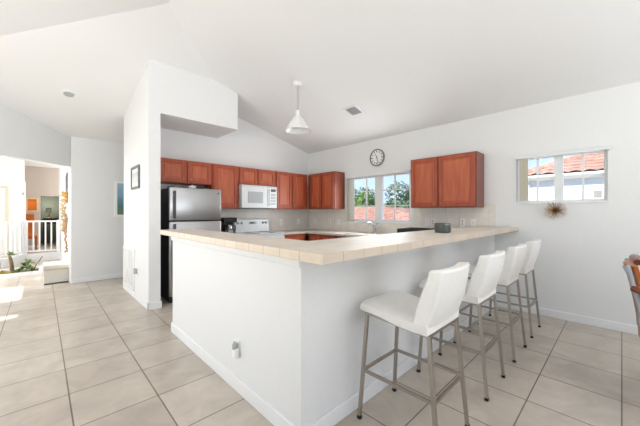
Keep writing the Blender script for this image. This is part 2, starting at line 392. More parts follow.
def door_mesh(fa, u0, u1, z0, z1, f, out, fr=0.055):
    """raised-panel door; fa 'Y' = face in the XZ plane at y=f, 'X' = face in the YZ plane at x=f; out = -1 facing minus"""
    t = 0.02*out
    def bx(b, a0, a1, c0, c1, d0, d1, bev=0.0):
        if fa == 'Y': b.box(a0, a1, min(d0, d1), max(d0, d1), c0, c1, bev, 1)
        else: b.box(min(d0, d1), max(d0, d1), a0, a1, c0, c1, bev, 1)
    b = MB(); u0, u1 = min(u0, u1), max(u0, u1)
    for a0, a1, c0, c1 in ((u0, u0+fr, z0, z1), (u1-fr, u1, z0, z1), (u0+fr, u1-fr, z0, z0+fr), (u0+fr, u1-fr, z1-fr, z1)):
        bx(b, a0, a1, c0, c1, f, f+t, 0.003)
    b.mi = 1
    bx(b, u0+fr, u1-fr, z0+fr, z1-fr, f, f+t*0.4)
    g = 0.018
    bx(b, u0+fr+g, u1-fr-g, z0+fr+g, z1-fr-g, f+t*0.3, f+t*0.85, 0.006)
    return b
def knob_mesh(fa, u, z, f, out):
    b = MB(); pr = [(0.005, 0), (0.005, 0.012*out), (0.013, 0.018*out), (0.014, 0.024*out), (0.008, 0.029*out), (0.001, 0.030*out)]
    b.lathe(pr, (u, f, z) if fa == 'Y' else (f, u, z), 12, fa)
    return b
def cabinet(name, fa, u0, u1, d0, d1, z0, z1, doors, label, cat='cabinet', group=None, drawers=(), knob_low=True):
    """d0 = front face coordinate, d1 = back; doors = list of (u0, u1, knob_u)"""
    out = -1
    if fa == 'Y': t = thing(name, ((u0+u1)/2, (d0+d1)/2, z0), label, cat, group)
    else: t = thing(name, ((d0+d1)/2, (u0+u1)/2, z0), label, cat, group)
    b = MB(); f = d0+0.02
    if fa == 'Y': b.box(u0, u1, f, d1, z0, z1, 0.002, 1)
    else: b.box(f, d1, u0, u1, z0, z1, 0.002, 1)
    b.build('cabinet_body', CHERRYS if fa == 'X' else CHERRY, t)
    for a, c2, ku in doors:
        dd = door_mesh(fa, a, c2, z0+0.012, z1-0.012 if not drawers else z1-0.19, f-0.001, out).build('door', [CHERRY, CHERRYP], t)
        zk = (z0+0.06 if knob_low else z1-0.25)
        WL[dd.name] = WL[t.name]
        knob_mesh(fa, ku, zk, f-0.020, out).build('knob', BRASS, dd, smooth=True)
    for a, c2, ku in drawers:
        dd = door_mesh(fa, a, c2, z1-0.175, z1-0.012, f-0.001, out, 0.035).build('drawer', [CHERRY, CHERRYP], t)
        knob_mesh(fa, ku, z1-0.093, f-0.020, out).build('knob', BRASS, dd, smooth=True)
    return t
G = 'cherry wall cabinets with raised panel doors'
cabinet('wall_cabinet', 'Y', 1.255, 2.083, 4.80, 5.137, 1.765, 2.135, [(1.27, 1.655, 1.61), (1.685, 2.07, 1.73)], 'short two-door cherry cabinet above the refrigerator', group=G)
cabinet('wall_cabinet', 'Y', 2.087, 2.583, 4.80, 5.125, 1.375, 2.135, [(2.105, 2.545, 2.50)], 'tall single-door cherry cabinet between refrigerator and microwave', group=G)
cabinet('wall_cabinet', 'Y', 2.587, 3.378, 4.80, 5.137, 1.815, 2.135, [(2.60, 2.965, 2.93), (2.99, 3.365, 3.03)], 'short two-door cherry cabinet directly above the white microwave', group=G)
cabinet('wall_cabinet', 'Y', 3.382, 4.24, 4.80, 5.125, 1.375, 2.135, [(3.41, 3.785, 3.75), (3.815, 4.17, 3.85)], 'two-door cherry cabinet right of the microwave, next to the corner', group=G)
cabinet('wall_cabinet', 'X', 4.00, 4.795, 4.23, 4.555, 1.375, 2.135, [(4.02, 4.345, 4.30), (4.375, 4.70, 4.42)], 'two-door cherry corner cabinet on the window wall, left of the window', group=G)
cabinet('wall_cabinet', 'X', 1.36, 2.335, 4.23, 4.555, 1.375, 2.135, [(1.375, 1.875, 1.835), (1.895, 2.32, 1.94)], 'two-door cherry cabinet hanging alone between the two windows', group=G)
GB = 'cherry base cabinets under the kitchen counter'
def base_unit(*a, **k):
    return cabinet(*a, group=GB, knob_low=False, **k)
base_unit('base_cabinet', 'Y', 3.37, 3.93, 4.50, 5.12, 0.0, 0.868, [(3.385, 3.90, 3.43)], 'cherry base cabinet right of the white range', drawers=[(3.385, 3.90, 3.64)])
for (a, c2), lb in zip([(3.70, 4.44), (2.92, 3.68), (2.0, 2.90)], ['cherry base cabinet left of the sink, next to the inner corner', 'cherry base cabinet under the kitchen sink', 'cherry base cabinet right of the sink']):
    mdl = (a+c2)/2
    base_unit('base_cabinet', 'X', a, c2, 3.94, 4.55, 0.0, 0.868, [(a+0.015, mdl-0.008, mdl-0.05), (mdl+0.008, c2-0.015, mdl+0.05)], lb,
              drawers=[(a+0.015, mdl-0.008, (a+mdl)/2), (mdl+0.008, c2-0.015, (c2+mdl)/2)])
base_unit('base_cabinet', 'Y', 2.095, 2.585, 4.50, 5.12, 0.0, 0.868, [(2.11, 2.57, 2.52)], 'cherry base cabinet between refrigerator and range', drawers=[(2.11, 2.57, 2.34)])

# ------------------------------------------------------------------ refrigerator
fr = thing('refrigerator', (1.68, 4.78, 0), 'stainless steel top-freezer refrigerator with black sides beside the white column', 'refrigerator')
MB().box(1.31, 2.065, 4.49, 5.12, 0.02, 1.655, 0.006, 1).build('refrigerator_body', BLACK, fr)
for z0, z1, nm in ((1.185, 1.665, 'freezer_door'), (0.10, 1.170, 'door')):
    d = MB().box(1.305, 2.07, 4.425, 4.485, z0, z1, 0.012, 3).build(nm, STEEL, fr, smooth=True)
    zz = (z0+0.03, z1-0.05) if nm == 'freezer_door' else (0.62, 1.14)
    h = MB().box(1.350, 1.377, 4.365, 4.392, zz[0], zz[1], 0.006, 2).box(1.352, 1.375, 4.385, 4.43, zz[0]+0.01, zz[0]+0.04).box(1.352, 1.375, 4.385, 4.43, zz[1]-0.04, zz[1]-0.01)
    h.build('handle', DGREY, d)
    if nm == 'freezer_door': MB().lathe([(0.012, 0), (0.012, -0.003)], (2.02, 4.4245, 1.60), 12, 'Y').build('badge', DGREY, d)
MB().box(1.32, 2.055, 4.47, 4.50, 0.02, 0.095).build('kick_grille', BLACK, fr)
for fx in (1.33, 1.96):
    for fy in (4.50, 5.02): MB().box(fx, fx+0.06, fy, fy+0.08, 0.0, 0.02).build('foot', BLACK, fr)
MB().box(1.30, 1.37, 4.44, 4.52, 1.655, 1.68, 0.004, 1).build('hinge_cover', DGREY, fr)
tag(MB().lathe([(0.03, 0), (0.05, 0.01), (0.062, 0.04), (0.058, 0.045), (0.045, 0.05), (0.012, 0.056), (0.011, 0.066), (0.001, 0.068)], (1.66, 4.55, 1.656), 20).build('lidded_jar', WHITEP, smooth=True), 'small round white lidded jar on top of the refrigerator', 'jar')
tag(MB().box(1.74, 1.94, 4.60, 4.86, 1.656, 1.70, 0.008, 2).box(1.745, 1.935, 4.605, 4.855, 1.70, 1.708, 0.003, 1).build('storage_tray', BLACK), 'flat black tray lying on top of the refrigerator', 'tray')

# ------------------------------------------------------------------ microwave and range
mw = thing('microwave', (2.98, 4.93, 1.385), 'white over-the-range microwave mounted under the short cherry cabinet', 'microwave')
MB().box(2.60, 3.365, 4.755, 5.12, 1.385, 1.810, 0.006, 1).build('microwave_body', WHITEP, mw)
d = MB().box(2.60, 3.145, 4.73, 4.757, 1.39, 1.805, 0.006, 2).build('door', WHITEP, mw)
MB().box(2.72, 3.04, 4.724, 4.731, 1.48, 1.69, 0.004, 1).build('door_window', LGREY, d)
MB().box(3.165, 3.19, 4.690, 4.712, 1.44, 1.75, 0.006, 2).box(3.168, 3.187, 4.70, 4.735, 1.44, 1.46).box(3.168, 3.187, 4.70, 4.735, 1.72, 1.74).build('door_handle', WHITEP, mw)
p = MB().box(3.149, 3.365, 4.735, 4.757, 1.39, 1.805, 0.004, 1).build('control_panel', WHITEP, mw)
MB().box(3.225, 3.335, 4.731, 4.736, 1.705, 1.755).build('display', DGREY, p)
b = MB()
for i in range(4):
    for j in range(3): b.box(3.228+j*0.037, 3.258+j*0.037, 4.7315, 4.736, 1.45+i*0.058, 1.49+i*0.058, 0.002, 1)
b.build('keypad', LGREY, p)
MB().box(2.62, 3.34, 4.80, 5.08, 1.372, 1.386).build('underside_vent', DGREY, mw)
b = MB()
for i in range(16): b.box(2.63+i*0.045, 2.66+i*0.045, 4.7285, 4.731, 1.785, 1.793)
b.build('vent_slots', LGREY, mw)
rg = thing('range', (2.98, 4.8, 0), 'white electric range with a glass cooktop and rear control panel', 'stove')
MB().box(2.602, 3.358, 4.49, 5.12, 0.03, 0.905, 0.005, 1).build('range_body', WHITEP, rg)
MB().box(2.60, 3.36, 4.465, 5.05, 0.905, 0.925, 0.006, 2).build('cooktop', WHITEP, rg)
for x, y, r in ((2.80, 4.62, 0.10), (3.17, 4.62, 0.08), (2.80, 4.88, 0.08), (3.17, 4.88, 0.10)):
    MB().lathe([(r, 0), (r, 0.002), (r*0.9, 0.003)], (x, y, 0.925), 28).build('burner', DGREY, rg, smooth=True)
pn = MB().prism([(4.99, 0.925), (5.12, 0.925), (5.12, 1.185), (5.045, 1.185), (5.01, 1.16)], 'X', 2.605, 3.355).build('back_panel', WHITEP, rg, bevel=0.006)
MB().box(2.90, 3.06, 4.994, 5.004, 1.075, 1.125).build('display', LGREY, pn)
MB().box(2.925, 3.0, 4.991, 4.995, 1.088, 1.112).build('clock_window', BLACK, pn)
for x in (2.665, 2.745, 3.215, 3.285): MB().lathe([(0.026, 0.01), (0.026, -0.004), (0.020, -0.008), (0.018, -0.026), (0.001, -0.027)], (x, 5.002, 1.10), 16, 'Y').box(x-0.003, x+0.003, 4.972, 4.976, 1.10, 1.118).build('control_knob', LGREY, pn, smooth=True)
d = MB().box(2.605, 3.355, 4.462, 4.49, 0.25, 0.86, 0.006, 2).build('oven_door', WHITEP, rg)
MB().box(2.75, 3.21, 4.457, 4.463, 0.38, 0.66, 0.004, 1).build('oven_window', BLACK, d)
MB().tube([(2.66, 4.465, 0.80), (2.66, 4.43, 0.80), (3.30, 4.43, 0.80), (3.30, 4.465, 0.80)], 0.011, 8).build('oven_handle', WHITEP, d)
MB().box(2.605, 3.355, 4.465, 4.49, 0.06, 0.235, 0.006, 2).build('storage_drawer', WHITEP, rg)
MB().box(2.64, 3.32, 4.52, 5.08, 0.0, 0.03).build('plinth', DGREY, rg)
cm = thing('coffee_maker', (2.35, 4.75, 0.912), 'black drip coffee maker on the short counter beside the range', 'coffee maker')
MB().box(2.23, 2.47, 4.66, 4.90, 0.912, 0.95, 0.01, 2).box(2.23, 2.47, 4.81, 4.90, 0.94, 1.16, 0.008, 1).box(2.23, 2.47, 4.66, 4.90, 1.13, 1.215, 0.012, 2).build('housing', BLACK, cm)
k = MB().lathe([(0.055, 0), (0.068, 0.03), (0.070, 0.08), (0.05, 0.125), (0.052, 0.14), (0.001, 0.141)], (2.35, 4.735, 0.952), 20).build('carafe', SMOKE, cm, smooth=True)
MB().tube([(2.40, 4.70, 1.07), (2.44, 4.66, 1.07), (2.44, 4.66, 0.99), (2.40, 4.69, 0.98)], 0.007, 6).build('carafe_handle', BLACK, k)
MB().box(2.31, 2.39, 4.655, 4.661, 0.96, 1.0).build('label_plate', LGREY, cm)

# ------------------------------------------------------------------ sink faucet, things on counters
sk = thing('kitchen_sink', (4.25, 3.15, 0.90), 'stainless kitchen sink set in the counter under the window', 'sink')
b = MB(); b.box(3.99, 4.45, 2.85, 2.87, 0.913, 0.919).box(3.99, 4.45, 3.48, 3.50, 0.913, 0.919).box(3.99, 4.01, 2.87, 3.48, 0.913, 0.919).box(4.37, 4.45, 2.87, 3.48, 0.913, 0.919)
b.build('rim', STEEL, sk)
MB().lathe([(0.03, 0), (0.03, 0.004), (0.02, 0.005)], (4.19, 3.17, 0.9122), 16).build('drain', CHROME, sk)
fc = thing('faucet', (4.42, 3.15, 0.917), 'chrome single-lever faucet at the sink under the window', 'faucet')
MB().lathe([(0.03, 0), (0.03, 0.01), (0.026, 0.015), (0.026, 0.085), (0.029, 0.09), (0.029, 0.12), (0.014, 0.13), (0.001, 0.131)], (4.42, 3.15, 0.920), 16).build('faucet_body', CHROME, fc, smooth=True)
MB().tube([(4.415, 3.15, 1.03), (4.39, 3.165, 1.08), (4.35, 3.19, 1.115), (4.30, 3.20, 1.12), (4.27, 3.205, 1.09)], [0.02, 0.019, 0.018, 0.019, 0.02], 10).build('spout', CHROME, fc, smooth=True)
MB().tube([(4.42, 3.15, 1.045), (4.435, 3.12, 1.08), (4.44, 3.09, 1.115)], [0.009, 0.007, 0.008], 8).build('lever', CHROME, fc, smooth=True)
MB().lathe([(0.055, 0), (0.05, 0.006), (0.02, 0.007)], (4.42, 3.15, 0.9195), 16).build('base_ring', CHROME, fc)
dr = thing('dish_rack', (4.18, 2.15, 0.912), 'low dark dish drying rack on the counter right of the sink', 'dish rack')
MB().box(3.98, 4.40, 1.78, 2.41, 0.915, 0.93, 0.004, 1).box(3.975, 3.985, 1.78, 2.41, 0.915, 1.055).box(4.395, 4.405, 1.78, 2.41, 0.915, 1.055).box(3.98, 4.40, 1.775, 1.785, 0.915, 1.055).box(3.98, 4.40, 2.405, 2.415, 0.915, 1.055).build('tub', BLACK, dr)
b = MB()
for i in range(12): b.tube([(4.0, 1.85+i*0.045, 0.93), (4.0, 1.85+i*0.045, 1.04), (4.38, 1.85+i*0.045, 1.04), (4.38, 1.85+i*0.045, 0.93)], 0.003, 5)
b.build('wire_dividers', DGREY, dr)
jr = thing('candle_jar', (2.785, 1.195, 1.1085), 'short round smoky grey glass jar standing on the bar top', 'jar')
MB().lathe([(0.062, 0), (0.072, 0.004), (0.075, 0.015), (0.075, 0.088), (0.070, 0.090), (0.069, 0.085), (0.069, 0.014), (0.055, 0.010), (0.001, 0.010)], (2.785, 1.195, 1.1085), 32).build('glass_bowl', mat('smoky_glass', srgb(84, 88, 82), 0.12, var=0.12, scale=14), jr, smooth=True)
MB().lathe([(0.066, 0.011), (0.066, 0.04), (0.001, 0.042)], (2.785, 1.195, 1.1085), 24).build('wax', mat('dark_wax', srgb(60, 60, 56), 0.6), jr, smooth=True)

# ------------------------------------------------------------------ outlets and plates
def outlet_x(X, y, z, label, sgn=-1, cat='outlet', sw=False, group=None):
    t = thing('light_switch' if sw else 'wall_outlet', (X, y, z-0.057), label, cat, group)
    b = MB().box(X, X+0.006*sgn, y-0.036, y+0.036, z-0.057, z+0.057, 0.002, 1); pl = b.build('cover_plate', OFFW, t)
    if sw: MB().box(X+0.006*sgn, X+0.012*sgn, y-0.008, y+0.008, z-0.016, z+0.016).build('rocker', WHITEP, pl)
    else:
        for dz in (-0.022, 0.022): MB().box(X+0.006*sgn, X+0.008*sgn, y-0.013, y+0.013, z+dz-0.014, z+dz+0.014, 0.001, 1).box(X+0.008*sgn, X+0.0085*sgn, y-0.007, y-0.005, z+dz-0.006, z+dz+0.004).build('socket', LGREY, pl)
    return t
def outlet_y(x, Y, z, label, cat='outlet'):
    t = thing('wall_outlet', (x, Y, z-0.057), label, cat)
    pl = MB().box(x-0.036, x+0.036, Y-0.006, Y, z-0.057, z+0.057, 0.002, 1).build('cover_plate', OFFW, t)
    for dz in (-0.022, 0.022): MB().box(x-0.013, x+0.013, Y-0.008, Y-0.006, z+dz-0.014, z+dz+0.014, 0.001, 1).build('socket', LGREY, pl)
SX = RX-0.0122
outlet_x(SX, 4.90, 1.09, 'outlet on the window-wall backsplash nearest the kitchen corner')
outlet_x(SX, 4.435, 1.10, 'outlet on the backsplash below the middle of the corner cabinet')
outlet_x(SX, 4.168, 1.10, 'switch plate on the backsplash just left of the kitchen window', cat='light switch', sw=True)
outlet_x(SX, 2.20, 1.145, 'left one of the white plates close together under the lone cabinet', cat='light switch', sw=True)
outlet_x(SX, 2.11, 1.145, 'white outlet touching a switch plate under the lone cabinet')
outlet_x(SX, 1.655, 1.15, 'white outlet on the backsplash right of the glass jar')
outlet_x(SX, 1.507, 1.15, 'white switch plate nearest the right end of the backsplash', cat='light switch', sw=True)
outlet_y(3.747, 5.128, 1.10, 'outlet on the backsplash just right of the range')
outlet_y(4.24, 5.128, 1.10, 'outlet on the range-wall backsplash nearest the kitchen corner')
o = outlet_x(1.035, 1.945, 0.315, 'white outlet low on the long bar wall with a plug-in night light', -1)
nl = thing('plug_in_freshener', (1.02, 1.93, 0.26), 'small white and grey plug-in freshener in the bar wall outlet', 'air freshener')
MB().box(0.992, 1.0262, 1.900, 1.955, 0.255, 0.325, 0.010, 3).build('housing', OFFW, nl, smooth=True)
MB().lathe([(0.014, 0), (0.017, 0.01), (0.017, 0.035), (0.009, 0.045), (0.008, 0.055), (0.001, 0.056)], (1.000, 1.928, 0.318), 12).build('oil_bottle', LGREY, nl, smooth=True)
outlet_x(1.03, 5.016, 0.42, 'white outlet low on the column wall beside the return grille', -1)
tag(MB().box(0.985, 1.0222, 4.985, 5.045, 0.39, 0.47, 0.01, 2).build('plug_in_charger', LGREY), 'grey plug-in unit in the outlet on the column wall', 'plug')
outlet_x(1.03, 5.72, 1.62, 'small white thermostat plate high on the column wall left of the picture', -1, 'light switch', True)
outlet_x(1.03, 4.55, 1.15, 'plain white light switch on the column wall near its front corner', -1, 'light switch', True)

gr = thing('return_air_grille', (1.03, 5.55, 0.10), 'tall white louvred return air grille at the foot of the column wall', 'air grille')
MB().box(1.015, 1.03, 5.15, 5.95, 0.11, 0.15).box(1.015, 1.03, 5.15, 5.95, 0.69, 0.73).box(1.015, 1.03, 5.15, 5.19, 0.15, 0.69).box(1.015, 1.03, 5.91, 5.95, 0.15, 0.69).box(1.015, 1.03, 5.53, 5.57, 0.15, 0.69).build('frame', TRIM, gr)
b = MB()
for i in range(22): b.box(1.019, 1.028, 5.19, 5.91, 0.16+i*0.024, 0.172+i*0.024)
b.build('louvres', OFFW, gr)

def picture(name, fa, u0, u1, z0, z1, f, fw, fm, mm, label, art, mw_=0.0):
    if fa == 'X': t = thing(name, (f, (u0+u1)/2, z0), label, 'picture')
    else: t = thing(name, ((u0+u1)/2, f, z0), label, 'picture')
    def bx(b, a0, a1, c0, c1, d0, d1):
        if fa == 'X': b.box(f-d1, f-d0, a0, a1, c0, c1)
        else: b.box(a0, a1, f-d1, f-d0, c0, c1)
    b = MB()
    for q in ((u0, u0+fw, z0, z1), (u1-fw, u1, z0, z1), (u0+fw, u1-fw, z0, z0+fw), (u0+fw, u1-fw, z1-fw, z1)): bx(b, *q, 0.0, 0.022)
    b.build('frame', fm, t)
    if mm:
        b = MB(); bx(b, u0+fw, u1-fw, z0+fw, z1-fw, 0.001, 0.009); b.build('mat_board', mm, t)
    b = MB(); bx(b, u0+fw+mw_, u1-fw-mw_, z0+fw+mw_, z1-fw-mw_, 0.008, 0.012); b.build('artwork', art, t)
def art_mat(name, stops, axis='Z', lo=0, hi=1, scale=6):
    m = bpy.data.materials.new(name); m.use_nodes = True; n = m.node_tree; b = n.nodes['Principled BSDF']; L = n.links.new
    g = n.nodes.new('ShaderNodeNewGeometry'); sp = n.nodes.new('ShaderNodeSeparateXYZ'); L(g.outputs['Position'], sp.inputs[0])
    no = n.nodes.new('ShaderNodeTexNoise'); L(g.outputs['Position'], no.inputs['Vector']); no.inputs['Scale'].default_value = scale
    mr = n.nodes.new('ShaderNodeMapRange'); L(sp.outputs[axis], mr.inputs[0]); mr.inputs[1].default_value = lo; mr.inputs[2].default_value = hi
    ad = n.nodes.new('ShaderNodeMath'); ad.operation = 'MULTIPLY_ADD'; L(no.outputs['Fac'], ad.inputs[0]); ad.inputs[1].default_value = 0.35; ad.inputs[2].default_value = -0.17
    a2 = n.nodes.new('ShaderNodeMath'); L(ad.outputs[0], a2.inputs[0]); L(mr.outputs[0], a2.inputs[1])
    r = n.nodes.new('ShaderNodeValToRGB'); L(a2.outputs[0], r.inputs[0])
    while len(r.color_ramp.elements) < len(stops): r.color_ramp.elements.new(0.5)
    for el, (p, cc) in zip(r.color_ramp.elements, stops): el.position = p; el.color = cc
    L(r.outputs[0], b.inputs['Base Color']); b.inputs['Roughness'].default_value = 0.5
    return m
picture('framed_picture', 'X', 4.83, 5.33, 1.655, 1.995, 1.03, 0.035, GREYK, OFFW, 'small grey framed print with white mat on the column wall', art_mat('print_art', [(0, srgb(190, 196, 190)), (0.5, srgb(220, 222, 218)), (1, srgb(170, 180, 182))], lo=1.6, hi=2.0), 0.06)
picture('framed_picture', 'Y', 1.045, 1.75, 1.215, 1.93, 6.97, 0.045, OFFW, None, 'white framed blue-green seascape on the hall wall behind the column', art_mat('sea_art', [(0, srgb(120, 140, 96)), (0.35, srgb(86, 130, 128)), (0.55, srgb(120, 168, 190)), (1, srgb(176, 206, 222))], lo=1.2, hi=1.95))
picture('framed_picture', 'Y', -0.41, -0.075, 1.33, 1.84, 15.0, 0.05, mat('cream_frame', srgb(226, 196, 160), 0.5), None, 'orange painting in a cream frame on the far taupe wall', art_mat('orange_art', [(0, srgb(120, 120, 40)), (0.3, srgb(226, 110, 20)), (0.7, srgb(236, 130, 30)), (1, srgb(190, 60, 20))], lo=1.3, hi=1.85, scale=9))
picture('framed_picture', 'X', 7.78, 8.22, 1.50, 2.12, 0.39, 0.05, GREYK, None, 'tall dark framed mirror above the shell hanging on the entry wall', mat('mirror_glass', srgb(150, 156, 160), 0.1, 0.8))

# ------------------------------------------------------------------ windows
def window(y0, y1, z0, z1, name, mull, muntY, muntZ, X=RX):
    b = MB()
    fw = 0.035
    xo, xi = X+0.10, X+0.045
    b.box(xi, xo, y0, y1, z0+0.0005, z0+fw).box(xi, xo, y0, y1, z1-fw, z1-0.0005).box(xi+0.0007, xo, y0+0.0005, y0+fw, z0+fw, z1-fw).box(xi+0.0007, xo, y1-fw, y1-0.0005, z0+fw, z1-fw)
    w_ = stru(b.build(name, VINYL)); WL[w_.name] = w_.location.copy()
    b = MB().box(xi-0.006, xo, mull[0], mull[1], z0+fw, z1-fw); b.build('mullion', VINYL, w_)
    for my in muntY: MB().box(xi+0.018, xo-0.015, my-0.011, my+0.011, z0+fw, z1-fw).build('muntin', VINYL, w_)
    for mz, ya, yb, th in muntZ: MB().box(xi+0.016, xo-0.013, ya, yb, mz-th, mz+th).build('muntin', VINYL, w_)
    MB().box(X+0.090, X+0.094, y0+fw, y1-fw, z0+fw, z1-fw).build('pane', GLASS, w_)
    MB().box(X-0.012, X-0.0005, y0-0.012, y1+0.012, z0-0.012, z0+0.010, 0.003, 1).box(X-0.0005, X+0.0445, y0+0.001, y1-0.001, z0+0.0005, z0+0.010).build('window_sill', TRIM, w_)
    return w_
window(*KW, 'window_1', (3.125, 3.275), (3.50, 2.86), [(1.72, 3.275, 3.86, 0.009), (1.43, 3.275, 3.86, 0.009), (1.72, 2.56, 3.125, 0.009), (1.43, 2.56, 3.125, 0.009)])
window(*HW, 'window_2', (0.50, 0.585), (0.755, 0.32), [(1.735, 0.143, 0.50, 0.022), (1.735, 0.585, 0.94, 0.022)])
def blinds(y0, y1, z0, z1, yrail, label, n):
    t = thing('vertical_blind', (RX-0.02, (y0+y1)/2, z0), label, 'blind')
    MB().box(RX-0.055, RX-0.004, yrail[0], yrail[1], z1, z1+0.035, 0.004, 1).build('head_rail', VINYL, t)
    for i in range(n):
        y = y0+(y1-y0)*(i+0.5)/n
        MB().box(RX-0.058, RX-0.008, y-0.0015, y+0.0015, z0, z1).xf(Matrix.Translation((RX-0.033, y, 0)) @ Matrix.Rotation(0.5, 4, 'Z') @ Matrix.Translation((-(RX-0.033), -y, 0))).build('slat', BLIND, t)
    return t
blinds(3.72, 3.925, 1.13, 1.995, (2.50, 3.93), 'beige vertical blind slats gathered at the left of the kitchen window', 12)
blinds(0.84, 0.925, 1.45, 2.0, (0.085, 0.99), 'cream vertical blind slats gathered at the left of the right-hand window', 6)
ls = MB().box(RX+0.062, RX+0.070, 0.155, 0.23, 1.47, 1.475).box(RX+0.062, RX+0.070, 0.155, 0.23, 1.55, 1.555).box(RX+0.062, RX+0.070, 0.155, 0.159, 1.47, 1.555).box(RX+0.062, RX+0.070, 0.226, 0.23, 1.47, 1.555).box(RX+0.066, RX+0.070, 0.16, 0.226, 1.475, 1.55)
tag(ls.build('window_sticker', OFFW), 'small grey-edged rectangular sticker at the lower right of the right-hand window', 'sticker')

# ------------------------------------------------------------------ clock and starburst
ck = thing('wall_clock', (RX-0.02, 3.205, 2.17), 'round dark-rimmed wall clock with white face above the kitchen window', 'clock')
cc = (RX, 3.19, 2.335)
MB().lathe([(0.160, -0.001), (0.162, -0.028), (0.155, -0.034), (0.142, -0.032), (0.140, -0.02), (0.140, -0.001)], cc, 40, 'X', close=True).build('rim', mat('clock_rim', srgb(120, 120, 120), 0.4, 0.0), ck, smooth=True)
fcM = MB().lathe([(0.141, -0.004), (0.141, -0.018)], cc, 40, 'X').build('face', OFFW, ck)
b = MB()
for i in range(12):
    th = 2*PI*i/12; r0, r1 = (0.098, 0.124)
    b.tube([(RX-0.020, cc[1]-math.sin(th)*r0, cc[2]+math.cos(th)*r0), (RX-0.020, cc[1]-math.sin(th)*r1, cc[2]+math.cos(th)*r1)], 0.006 if i % 3 else 0.009, 4, sq=True)
b.build('numerals', BLACK, fcM)
for th, r, w_, nm in ((math.radians(-28), 0.07, 0.006, 'hour_hand'), (math.radians(165), 0.115, 0.0045, 'minute_hand')):
    MB().tube([(RX-0.024, cc[1]+math.sin(th)*0.02, cc[2]-math.cos(th)*0.02), (RX-0.024, cc[1]-math.sin(th)*r, cc[2]+math.cos(th)*r)], [w_, w_*0.6], 4, sq=True).build(nm, BLACK, ck)
sb = thing('starburst_decoration', (RX-0.05, 0.562, 1.23), 'brass starburst of thin spikes mounted under the right-hand window', 'wall decoration')
c0 = Vector((RX-0.055, 0.562, 1.328)); b = MB(); random.seed(3)
for i in range(110):
    z = 1-2*(i+0.5)/110; ph = i*2.39996; r = math.sqrt(1-z*z); d_ = Vector((r*math.cos(ph), r*math.sin(ph), z))
    if d_.x > 0.45: continue
    L_ = random.uniform(0.098, 0.128)
    if d_.x > 0: L_ = min(L_, 0.052/max(d_.x, 0.01))
    b.tube([c0+d_*0.01, c0+d_*L_], [0.0030, 0.0016], 5)
b.build('spikes', BRASS, sb)
bb = MB().lathe([(0.001, -0.02), (0.015, -0.014), (0.02, 0), (0.015, 0.014), (0.001, 0.02)], tuple(c0), 14); bb.tube([c0, (RX-0.001, c0.y, c0.z)], 0.005, 6).build('core', mat('dark_brass', srgb(96, 66, 40), 0.4, 0.6), sb, smooth=True)

# ------------------------------------------------------------------ pendant, vent, recessed light
px, py = 2.675, 3.245; zt = zc(px, py)
pl = thing('pendant_lamp', (px, py, 2.50), 'white bell-shaped glass pendant lamp hanging on a rod from the sloped ceiling', 'lamp')
MB().lathe([(0.065, -0.035), (0.067, 0.028), (0.03, 0.03)], (px, py, zt-0.005), 24).build('canopy', TRIM, pl, smooth=True)
MB().tube([(px, py, 2.765), (px, py, zt-0.02)], 0.013, 10).build('rod', mat('rod_metal', srgb(196, 192, 186), 0.35, 0.6), pl, smooth=True)
MB().lathe([(0.001, 2.775), (0.03, 2.775), (0.032, 2.71), (0.036, 2.705), (0.001, 2.705)], (px, py, 0), 20).build('socket_cup', TRIM, pl, smooth=True)
OP = mat('opal_glass', srgb(240, 240, 238), 0.25, var=0.01)
OP.node_tree.nodes['Principled BSDF'].inputs['Transmission Weight'].default_value = 0.0
prof = [(0.036, 2.72), (0.048, 2.69), (0.078, 2.655), (0.108, 2.615), (0.133, 2.57), (0.160, 2.525), (0.186, 2.492), (0.190, 2.482), (0.182, 2.482), (0.154, 2.515), (0.127, 2.562), (0.102, 2.607), (0.072, 2.648), (0.042, 2.684), (0.032, 2.715)]
MB().lathe(prof, (px, py, 0), 40, close=True).build('lamp_shade', OP, pl, smooth=True)
MB().lathe([(0.012, 2.71), (0.016, 2.665), (0.032, 2.615), (0.026, 2.58), (0.001, 2.57)], (px, py, 0), 16).build('bulb', OFFW, pl, smooth=True)
def on_ceiling(x, y, n):
    zz = Vector(n).normalized(); xx = Vector((0, 1, 0)).cross(zz).normalized(); yy = zz.cross(xx)
    M = Matrix((xx, yy, zz)).transposed().to_4x4(); M.translation = (x, y, zc(x, y)); return M
vt = thing('ceiling_vent', (3.60, 2.97, zc(3.60, 2.97)), 'square grey louvred air vent in the sloped ceiling right of the pendant', 'vent')
M = on_ceiling(3.60, 2.97, (-0.25, 0, -1))
MB().box(-0.13, 0.13, -0.13, -0.10, 0, 0.012).box(-0.13, 0.13, 0.10, 0.13, 0, 0.012).box(-0.13, -0.10, -0.10, 0.10, 0, 0.012).box(0.10, 0.13, -0.10, 0.10, 0, 0.012).xf(M).build('frame', TRIM, vt)
b = MB()
for i in range(7): b.box(-0.10, 0.10, -0.092+i*0.028, -0.078+i*0.028, 0.001, 0.010)
b.xf(M).build('louvres', LGREY, vt)
MB().box(-0.10, 0.10, -0.10, 0.10, -0.001, 0.001).xf(M).build('duct', GREYK, vt)
rl = thing('recessed_light', (0.29, 5.61, zc(0.29, 5.61)), 'round white recessed ceiling light over the entry', 'ceiling light')
M = on_ceiling(0.29, 5.61, (0, -0.25, -1))
MB().lathe([(0.095, 0), (0.095, 0.006), (0.075, 0.012), (0.065, 0.006), (0.065, 0)], (0, 0, 0), 28, close=True).xf(M).build('trim_ring', OFFW, rl, smooth=True)
MB().lathe([(0.062, 0.001), (0.058, 0.012), (0.03, 0.02), (0.001, 0.022)], (0, 0, 0), 24).xf(M).build('bulb', LGREY, rl, smooth=True)

